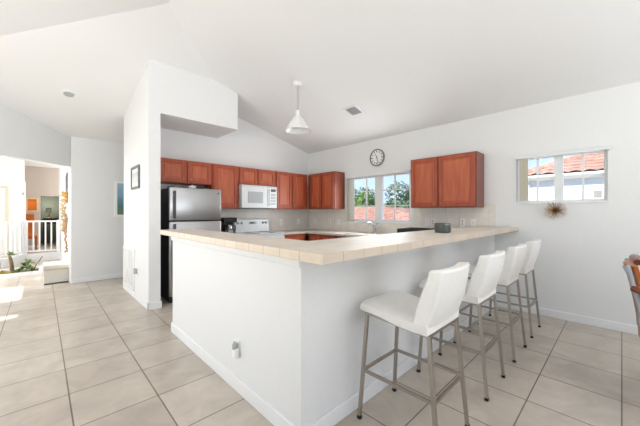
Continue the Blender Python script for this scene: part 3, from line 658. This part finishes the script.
# ------------------------------------------------------------------ bar stools
def make_stool(loc, label, group):
    X0, Y0 = loc[0], loc[1]
    t = thing('bar_stool', (X0, Y0, 0), label, 'bar stool', group)
    def W(x, y, z): return (X0+x, Y0+y, z)
    HWs = 0.215
    # seat: profile in YZ with rounded front edge
    top = [(-0.20, 0.725), (-0.12, 0.722), (-0.02, 0.723), (0.08, 0.735), (0.16, 0.748), (0.215, 0.750), (0.248, 0.738), (0.258, 0.712)]
    bot = [(-0.20, 0.655), (-0.12, 0.655), (-0.02, 0.662), (0.08, 0.680), (0.16, 0.688), (0.215, 0.688), (0.240, 0.692), (0.250, 0.702)]
    def lerp(P, v):
        k = v*(len(P)-1); i = min(int(k), len(P)-2); f = k-i
        return P[i][0]*(1-f)+P[i+1][0]*f, P[i][1]*(1-f)+P[i+1][1]*f
    def prow(u): return (2*u-1)
    def fo(u, v):
        y, z = lerp(top, v); s_ = prow(u); e_ = abs(s_)**6
        w_ = HWs*(1-0.05*v**4)
        return W(s_*w_, y-(0.012*e_ if v > 0.85 else 0), z-0.016*e_)
    def fi(u, v):
        y, z = lerp(bot, v); s_ = prow(u)
        return W(s_*HWs*(1-0.05*v**4)*0.985, y, z)
    MB().grid_slab(fo, fi, 16, 14).build('seat', LEATH, t, smooth=True, bevel=0.008)
    # backrest: gently curved shell, slightly wider than deep, wings forward
    def bk(off):
        def f(u, v):
            s_ = 2*u-1
            z = 0.652+0.350*v
            yo = -0.188-0.105*v-0.016*math.sin(PI*v)          # outer face
            th = 0.074+0.030*math.sin(PI*min(1, v*1.1))*(1-0.4*v)
            wing = 0.022*s_*s_*(0.3+0.7*v)
            y = yo+wing+off*th
            z += 0.006*s_*s_*v
            if v > 0.92: z -= 0.010*(0.2 if off == 0 else 1.0)*((v-0.92)/0.08)
            wd = HWs*(1.0-0.09*v)
            return W(s_*wd, y, z)
        return f
    MB().grid_slab(bk(0.0), bk(1.0), 16, 14).build('backrest', LEATH, t, smooth=True, bevel=0.014)
    # frame under the seat
    MB().tube([W(-0.18, 0.205, 0.672), W(0.18, 0.205, 0.672)], 0.010, sq=True).tube([W(-0.18, -0.19, 0.645), W(0.18, -0.19, 0.645)], 0.010, sq=True).tube([W(-0.18, 0.205, 0.672), W(-0.18, -0.19, 0.645)], 0.010, sq=True).tube([W(0.18, 0.205, 0.672), W(0.18, -0.19, 0.645)], 0.010, sq=True).build('seat_frame', STEELV, t)
    P = {}
    for sx in (-1, 1):
        for yt, yb, ztp in ((0.205, 0.250, 0.675), (-0.195, -0.253, 0.648)):
            a = (sx*0.180, yt, ztp); f_ = (sx*0.203, yb, 0.012)
            lg = MB().tube([W(*a), W(*f_)], 0.0115, sq=True).build('leg', STEELV, t)
            MB().tube([W(f_[0], f_[1], 0.02), W(f_[0]+sx*0.0007, f_[1], 0.0)], 0.0135, sq=True).build('foot_cap', BLACK, lg)
            k = (a[2]-0.31)/(a[2]-f_[2]); P[(sx, yt > 0)] = tuple(a[i]+(f_[i]-a[i])*k for i in range(3))
    q = [P[(-1, True)], P[(1, True)], P[(1, False)], P[(-1, False)]]
    for i in range(4): MB().tube([W(*q[i]), W(*q[(i+1) % 4])], 0.0095, sq=True).build('footrest_bar', STEELV, t)
    return t
GS = 'white leather bar stools along the breakfast bar'
st = make_stool((1.655, 0.90, 0), 'white leather bar stool nearest the camera, fully visible at the bar corner', GS)
dup(st, (2.425, 0.90, 0), 'second white bar stool counting from the outer corner of the bar', GS)
dup(st, (3.17, 0.90, 0), 'third white bar stool from the bar corner, second from the window wall', GS)
dup(st, (3.875, 0.90, 0), 'white bar stool farthest along the bar, closest to the window wall', GS)

# ------------------------------------------------------------------ dining chair at the right edge
dc = thing('dining_chair', (3.12, -0.42, 0), 'orange-brown curved dining chair with a silver edge at the right', 'chair')
CX, CY = 3.05, -0.365
def D(x, y, z): return (CX+x, CY+y, z)
# shell back: leans towards the left of the picture at the top
def shell(off):
    def f(u, v):
        s_ = 2*u-1; z = 0.44+0.50*v
        y = 0.285+0.075*v**1.5-0.05*s_*s_-off*0.020
        return D(s_*(0.24-0.02*v), y, z)
    return f
MB().grid_slab(shell(0), shell(1), 12, 10).build('back_panel', RATTAN, dc, smooth=True)
MB().tube([D(-0.245, 0.27, 0.44), D(-0.242, 0.285, 0.68), D(-0.222, 0.325, 0.88), D(-0.215, 0.345, 0.945)], [0.011, 0.011, 0.013, 0.02], 8).build('back_post', SILV, dc, smooth=True)
MB().tube([D(0.245, 0.27, 0.44), D(0.242, 0.285, 0.68), D(0.222, 0.325, 0.88), D(0.215, 0.335, 0.945)], 0.016, 8).build('back_post', SILV, dc, smooth=True)
MB().tube([D(-0.16, 0.29, 0.965), D(-0.08, 0.305, 0.975), D(0, 0.31, 0.98), D(0.08, 0.305, 0.975), D(0.16, 0.29, 0.965)], 0.021, 10).build('top_rail', BROWNW, dc, smooth=True)
for sx in (-1, 1):
    MB().tube([D(sx*0.235, 0.315, 0.80), D(sx*0.285, 0.25, 0.78), D(sx*0.30, 0.0, 0.70), D(sx*0.30, -0.20, 0.66), D(sx*0.29, -0.24, 0.60), D(sx*0.27, -0.22, 0.44)], [0.02, 0.022, 0.018, 0.018, 0.016, 0.015], 8).build('armrest', BROWNW, dc, smooth=True)
    MB().tube([D(sx*0.22, 0.22, 0.42), D(sx*0.24, 0.25, 0.0)], [0.02, 0.014], 8).build('leg', BROWNW, dc, smooth=True)
    MB().tube([D(sx*0.22, -0.22, 0.42), D(sx*0.24, -0.25, 0.0)], [0.02, 0.014], 8).build('leg', BROWNW, dc, smooth=True)
MB().box(CX-0.25, CX+0.25, CY-0.26, CY+0.27, 0.41, 0.48, 0.025, 3).build('seat', RATTAN, dc, smooth=True)

# ------------------------------------------------------------------ entry: chest, hanging, railing, planter
ch = thing('storage_chest', (0.21, 7.42, 0), 'low cream storage chest on the floor at the entry opening', 'chest')
MB().box(0.03, 0.375, 7.17, 7.72, 0.02, 0.27, 0.008, 2).build('chest_body', CREAMW, ch)
ld = MB().box(0.022, 0.383, 7.16, 7.73, 0.272, 0.345, 0.012, 3).build('lid', CREAMW, ch)
MB().box(0.02, 0.385, 7.157, 7.733, 0.262, 0.275).build('lid_band', mat('tan_band', srgb(196, 178, 140), 0.6), ch)
MB().box(0.035, 0.37, 7.175, 7.715, 0.0, 0.022).build('plinth', DGREY, ch)
# shell and driftwood garland on the entry wall
hg = thing('shell_garland', (0.33, 7.62, 0.50), 'long tan and golden shell garland hanging on the white entry wall', 'wall decoration')
GOLD = mat('golden_straw', srgb(206, 160, 92), 0.6, var=0.2, scale=20); SHELL = mat('pale_shells', srgb(206, 186, 152), 0.5, var=0.15, scale=16); TANM = mat('tan_wood', srgb(176, 136, 96), 0.6, var=0.2, scale=20)
random.seed(5)
b = MB()
for i in range(16):
    c1 = Vector((0.335+random.uniform(-0.03, 0.03), 7.62+random.uniform(-0.07, 0.07), 1.62+random.uniform(-0.09, 0.09)))
    b.lathe([(0.001, -0.03), (0.022, -0.018), (0.030, 0), (0.02, 0.02), (0.001, 0.03)], tuple(c1), 8)
b.tube([(0.36, 7.62, 1.70), (0.385, 7.62, 1.80)], 0.006, 5).tube([(0.30, 7.60, 1.64), (0.24, 7.58, 1.63)], [0.012, 0.003], 5)
b.build('straw_top', GOLD, hg, smooth=True)
b = MB()
for i in range(60):
    z = 1.54-i*0.0105
    b.lathe([(0.001, -0.018), (0.018, -0.012), (0.026, 0), (0.018, 0.012), (0.001, 0.018)], (0.33+random.uniform(-0.045, 0.03), 7.62+random.uniform(-0.07, 0.07), z), 7)
b.build('shell_string', SHELL, hg, smooth=True)
b = MB()
for i in range(40):
    z = 1.25-i*0.0185
    b.lathe([(0.001, -0.022), (0.012, -0.015), (0.018, 0), (0.012, 0.015), (0.001, 0.022)], (0.352+random.uniform(-0.02, 0.015), 7.56+random.uniform(-0.03, 0.03), z), 6)
b.build('wood_beads', TANM, hg, smooth=True)

# knee wall and railing
def rail(p0, p1, n, label):
    p0 = Vector(p0); p1 = Vector(p1); d_ = (p1-p0); L_ = d_.length; d_.normalize(); ang = math.atan2(d_.y, d_.x)
    t = thing('railing', (p0.x, p0.y, 0.20), label, 'railing', 'white picket railings at the entry')
    M = Matrix.Translation((p0.x, p0.y, 0)) @ Matrix.Rotation(ang, 4, 'Z')
    MB().box(0, L_, -0.025, 0.025, 1.045, 1.085, 0.005, 1).xf(M).build('top_rail', TRIM, t)
    MB().box(0, L_, -0.02, 0.02, 0.25, 0.285, 0.004, 1).xf(M).build('bottom_rail', TRIM, t)
    for i in range(n):
        x = L_*(i+0.5)/n
        MB().box(x-0.016, x+0.016, -0.014, 0.014, 0.28, 1.05).xf(M).build('picket', TRIM, t)
    for x in (0.03, L_-0.03): MB().box(x-0.03, x+0.03, -0.03, 0.03, 0.20, 1.10).xf(M).build('post', TRIM, t)
    b = MB().box(-0.02, L_+0.02, -0.06, 0.06, 0.0, 0.20).xf(M); stru(b.build('knee_wall', WALL))
rail((-0.33, 10.9), (0.375, 10.9), 6, 'white picket railing in front of the orange painting and dark doorway')
rail((-0.72, 10.05), (-0.36, 10.84), 5, 'white picket railing section angled towards the bright door at left')
rail((-1.40, 8.60), (-0.75, 9.98), 8, 'white picket railing section at the far left edge, before the bright door')
# planter bed
pb = thing('planter_bed', (-0.35, 8.9, 0), 'low white curbed planter bed on the entry floor below the railing', 'planter')
MB().box(-0.75, 0.02, 8.50, 8.56, 0, 0.07).box(-0.75, 0.02, 9.24, 9.30, 0, 0.07).box(-0.75, -0.69, 8.56, 9.24, 0, 0.07).box(-0.04, 0.02, 8.56, 9.24, 0, 0.07).build('curb', TRIM, pb)
MB().box(-0.69, -0.04, 8.56, 9.24, 0, 0.03).build('soil', SOIL, pb)
def leafy(b, c, n, L_, w_, up=0.5, seed=1, droop=0.3):
    random.seed(seed)
    for i in range(n):
        th = random.uniform(0, 2*PI); el = random.uniform(up-0.5, up+0.7); l = L_*random.uniform(0.6, 1.1)
        d_ = Vector((math.cos(th)*math.cos(el), math.sin(th)*math.cos(el), math.sin(el))); sd_ = d_.cross(Vector((0, 0, 1))).normalized()*w_
        p0 = Vector(c); p1 = p0+d_*l*0.5; p2 = p0+d_*l+Vector((0, 0, -droop*l)); up_ = sd_.cross(d_).normalized()*0.004
        v = [b.bm.verts.new(q) for q in (p0, p1+sd_, p2, p1-sd_, p1+up_)]
        for q in ((0, 1, 4), (1, 2, 4), (2, 3, 4), (3, 0, 4)): b.bm.faces.new([v[k] for k in q])
    return b
p1_ = thing('driftwood_plant', (-0.40, 8.75, 0.045), 'grey-green tufted plant on a leaning brown driftwood trunk in the planter', 'plant')
MB().tube([(-0.44, 8.90, 0.032), (-0.45, 8.90, 0.2), (-0.47, 8.90, 0.34), (-0.48, 8.90, 0.38)], [0.036, 0.032, 0.028, 0.022], 8).build('trunk', BARK, p1_, smooth=True)
b = MB(); leafy(b, (-0.47, 8.90, 0.40), 40, 0.15, 0.014, 0.6, 2); b.build('leaves', SUCC, p1_)
p2_ = thing('succulent', (-0.25, 8.75, 0.045), 'broad-leaved succulent clump right of the driftwood in the planter', 'plant')
b = MB()
for i, q in enumerate([(-0.30, 8.72, 0.08), (-0.20, 8.70, 0.10), (-0.25, 8.82, 0.16), (-0.36, 8.66, 0.05), (-0.14, 8.68, 0.06), (-0.20, 8.85, 0.20)]): leafy(b, q, 26, 0.17, 0.024, 0.6, 10+i)
b.build('leaves', LEAF2, p2_)
MB().tube([(-0.14, 8.66, 0.04), (-0.07, 8.66, 0.20), (0.02, 8.66, 0.36)], [0.012, 0.010, 0.006], 6).build('stick', BARK, p2_)
p3_ = thing('succulent', (-0.55, 8.72, 0.045), 'low golden-green ground cover plant left of the driftwood trunk', 'plant')
b = MB()
for i, q in enumerate([(-0.56, 8.70, 0.05), (-0.48, 8.66, 0.05), (-0.60, 8.80, 0.07)]): leafy(b, q, 24, 0.12, 0.018, 0.4, 30+i)
b.build('leaves', mat('golden_leaf', srgb(176, 160, 84), 0.5, var=0.3), p3_)

# bright entry door (glass) in the left back wall
dw = stru(MB().box(-1.75, -1.69, 12.02, 12.12, 0, 2.05).box(-0.725, -0.665, 12.02, 12.12, 0, 2.05).box(-1.69, -0.725, 12.02, 12.12, 1.99, 2.05).box(-1.69, -0.725, 12.02, 12.12, 0, 0.12).build('door_1', mat('cream_door_frame', srgb(222, 214, 190), 0.5)))
MB().box(-1.69, -0.725, 12.06, 12.07, 0.12, 1.99).build('pane', GLASS, dw)
MB().box(-0.745, -0.725, 12.0, 12.02, 0.9, 1.05).build('door_handle', CHROME, dw)
MB().box(-1.69, -0.73, 12.035, 12.045, 0.13, 1.98).build('door_blind', mat('cream_blind', srgb(250, 246, 226), 0.6, var=0.01), dw)
tag(MB().box(-0.395, -0.365, 11.945, 11.974, 1.80, 1.88, 0.005, 1).build('door_chime', LGREY), 'small grey box on the white casing at the far opening', 'door chime')

# far room: tall orange chair, dark table and lamp
oc = thing('upholstered_chair', (-0.26, 14.3, 0), 'tall orange upholstered chair with wooden legs below the orange painting', 'chair')
MB().box(-0.40, -0.18, 14.40, 14.48, 0.42, 1.25, 0.02, 2).build('backrest', ORFAB, oc)
MB().box(-0.42, -0.10, 14.02, 14.42, 0.40, 0.52, 0.03, 2).build('seat', ORFAB, oc)
for x in (-0.39, -0.13):
    for y in (14.06, 14.44): MB().tube([(x, y, 0.42), (x, y, 0)], [0.025, 0.018], 6).build('leg', ORANGEW, oc)
tb = thing('console_table', (0.36, 16.3, 0), 'dark wooden console table in the dark green alcove', 'table')
MB().box(0.02, 0.75, 16.1, 16.5, 1.02, 1.08, 0.01, 1).build('table_top', BLACK, tb)
MB().box(0.06, 0.71, 16.14, 16.46, 0.85, 1.02).build('apron', BLACK, tb)
for x in (0.08, 0.69):
    for y in (16.16, 16.44): MB().box(x-0.025, x+0.025, y-0.025, y+0.025, 0, 0.86).build('leg', BLACK, tb)
lp = thing('table_lamp', (0.22, 16.3, 1.08), 'small table lamp with a pale shade on the dark console', 'lamp')
MB().lathe([(0.06, 0), (0.06, 0.015), (0.02, 0.03), (0.03, 0.12), (0.012, 0.22), (0.001, 0.225)], (0.22, 16.3, 1.08), 16).build('lamp_base', BRASS, lp, smooth=True)
MB().lathe([(0.11, 0.22), (0.075, 0.42), (0.07, 0.42), (0.105, 0.22)], (0.22, 16.3, 1.08), 20, close=True).build('lamp_shade', mat('lamp_linen', srgb(196, 204, 190), 0.7), lp, smooth=True)

ld = bpy.data.lights.new('table_lamp_light', 'POINT'); lo_ = bpy.data.objects.new('table_lamp_light', ld); COL.objects.link(lo_)
ld.energy = 32; ld.color = (1, 0.95, 0.85); ld.shadow_soft_size = 0.05; lo_.location = (0.22, 16.3, 1.62)
# ------------------------------------------------------------------ outdoors
def roof_mat(name, ax):
    m = bpy.data.materials.new(name); m.use_nodes = True; n = m.node_tree; b = n.nodes['Principled BSDF']; L = n.links.new
    g = n.nodes.new('ShaderNodeTexCoord'); no = n.nodes.new('ShaderNodeTexNoise'); L(g.outputs['Object'], no.inputs['Vector']); no.inputs['Scale'].default_value = 7; no.inputs['Detail'].default_value = 5
    r = n.nodes.new('ShaderNodeValToRGB'); L(no.outputs['Fac'], r.inputs[0])
    r.color_ramp.elements[0].position = 0.3; r.color_ramp.elements[0].color = srgb(142, 100, 86); r.color_ramp.elements[1].position = 0.7; r.color_ramp.elements[1].color = srgb(184, 148, 132)
    L(r.outputs[0], b.inputs['Base Color']); b.inputs['Roughness'].default_value = 0.8
    return m
TERRA = roof_mat('terracotta_tiles', 'Y')
def tiled(b, p00, p01, p10, p11, nrow, ncol, amp=0.035):
    """barrel-tile roof surface: p0* eave ends, p1* top ends; corrugated along the eave, stepped up the slope, closed below"""
    p00, p01, p10, p11 = map(Vector, (p00, p01, p10, p11)); K = 4
    nrm = (p01-p00).cross(p10-p00).normalized()
    if nrm.z < 0: nrm = -nrm
    prev = None
    for r in range(nrow):
        for e_, dz in ((0.0, 0.018), (1.0, 0.0)):
            v = (r+e_)/nrow; a = p00.lerp(p10, v); c2 = p01.lerp(p11, v)
            row = []
            for i in range(ncol*K+1):
                u = i/(ncol*K); q = a.lerp(c2, u)+nrm*(amp*abs(math.sin(PI*ncol*u))+dz)
                row.append(b.bm.verts.new(q))
            if prev:
                for i in range(len(row)-1): b.bm.faces.new((prev[i], prev[i+1], row[i+1], row[i]))
            prev = row
    return b
# neighbouring house seen through the right-hand window
nb = thing('neighbour_house', (12, -3, -2.6), 'white house with a red barrel-tile hip roof outside the right-hand window', 'house')
ex, ez, yc, sl = 8.35, 2.14, 1.75, 0.42
MB().box(8.52, 16, -12, 1.55, -2.6, 2.10).build('wall', STUCCO, nb)
MB().box(8.35, 16.2, -12.2, 1.75, 2.05, 2.17).build('fascia', STUCCO, nb)
b = MB(); tt = 3.6
tiled(b, (ex, -12.2, ez+0.03), (ex, yc, ez+0.03), (ex+tt, -12.2, ez+0.03+sl*tt), (ex+tt, yc-tt, ez+0.03+sl*tt), 16, 60, 0.035)
b.build('roof_tiles', TERRA, nb)
b = MB(); tiled(b, (ex, yc, ez+0.03), (16.2, yc, ez+0.03), (ex+tt, yc-tt, ez+0.03+sl*tt), (16.2-tt, yc-tt, ez+0.03+sl*tt), 16, 36, 0.035); b.build('roof_tiles', TERRA, nb)
b = MB()
for i in range(18):
    t0 = i*0.2; b.tube([(ex+t0, yc-t0, ez+0.05+sl*t0), (ex+t0+0.23, yc-t0-0.23, ez+0.07+sl*(t0+0.23))], [0.09, 0.07], 8)
b.build('hip_cap', TERRA, nb, smooth=True)
tag(MB().box(7.6, 7.7, -9, 1.7, -2.6, 0.70, 0.01, 1).box(7.57, 7.73, -9, 1.7, 0.70, 0.76, 0.01, 1).build('garden_wall', STUCCO), 'tall plain white garden wall outside in front of the tiled house', 'wall')
# low roof seen through the kitchen window
lr = thing('low_roofed_house', (8, 8, -2.6), 'low house with a shallow terracotta tile roof outside the kitchen window', 'house')
MB().prism([(6.7, 2.9), (12.3, 2.9), (12.3, 17.7), (6.7, 17.7)], 'Z', -2.6, 1.03).build('wall', STUCCO, lr)
b = MB(); tiled(b, (6.4, 2.51, 1.03), (6.4, 18, 1.03), (8.6, 5.8, 1.50), (8.6, 16, 1.56), 14, 60, 0.012); b.build('roof_tiles', TERRA, lr)
b = MB(); tiled(b, (6.4, 2.51, 1.03), (12.6, 2.5, 1.03), (8.6, 5.8, 1.50), (9.0, 5.8, 1.50), 12, 26, 0.012); b.build('roof_tiles', TERRA, lr)
b = MB(); tiled(b, (12.6, 2.5, 1.03), (12.6, 18, 1.03), (9.0, 5.8, 1.50), (9.0, 16, 1.56), 12, 40, 0.012); b.build('roof_tiles', TERRA, lr)
def tree(c, r, h, n, label, m, seed, lw=0.13):
    random.seed(seed)
    t = thing('tree', (c[0], c[1], -2.6), label, 'tree', 'trees behind the low roof')
    b = MB(); cl = []
    b.tube([(c[0], c[1], -2.6), (c[0]+0.1, c[1], c[2]-r*0.3)], [0.22, 0.13], 8)
    for i in range(14):
        d_ = Vector((random.gauss(0, 1), random.gauss(0, 1), random.gauss(0, 0.8))).normalized()*random.uniform(0.35, 0.8)
        p = Vector(c)+Vector((d_.x*r, d_.y*r, d_.z*h)); cl.append((p, r*random.uniform(0.28, 0.5)))
        b.tube([(c[0]+0.1, c[1], c[2]-r*0.5), tuple(p)], [0.08, 0.02], 5)
    b.build('trunk', BARK, t)
    b = MB()
    for i in range(n):
        p, rr = random.choice(cl); d_ = Vector((random.gauss(0, 1), random.gauss(0, 1), random.gauss(0, 1))).normalized()
        q = p+d_*rr*random.uniform(0.7, 1.05); a = Vector((random.gauss(0, 1), random.gauss(0, 1), random.gauss(0, 1))).normalized(); bb = a.cross(d_).normalized(); a = bb.cross(d_)+d_*0.3
        s_ = lw*random.uniform(0.6, 1.2)
        vs = [b.bm.verts.new(q+a*s_), b.bm.verts.new(q+bb*s_*0.5+d_*0.03), b.bm.verts.new(q-a*s_), b.bm.verts.new(q-bb*s_*0.5+d_*0.03)]
        b.bm.faces.new(vs)
    b.build('foliage', m, t)
tree((17.0, 13.5, 1.6), 1.75, 1.25, 4200, 'bushy yellow-green tree at the left behind the low terracotta roof', LEAF, 21)
tree((17.5, 9.3, 1.6), 1.9, 1.7, 4500, 'darker grey-green tree at the right behind the low terracotta roof', mat('leaf_dark', srgb(72, 100, 66), 0.5, var=0.35, scale=3), 22)
tree((20.5, 14.0, 1.0), 1.9, 1.1, 2600, 'low round green tree showing between the two taller trees', LEAF2, 23)
gd = MB().box(4.75, 60, -60, 60, -2.75, -2.6).box(-60, LX-3.3, -60, 60, -0.3, -0.15); stru(gd.build('ground', GRASS))
stru(MB().box(LX-3.2, LX-0.14, BY-0.4, 3.9, 2.55, 2.69).build('sun_block_slab', WALL))  # unseen slab outside, added to keep the sun out of the left opening
stru(MB().box(LX-3.2, LX-0.1, 12.0, 17.2, -0.0, 0.005).build('floor_porch', FLOOR))
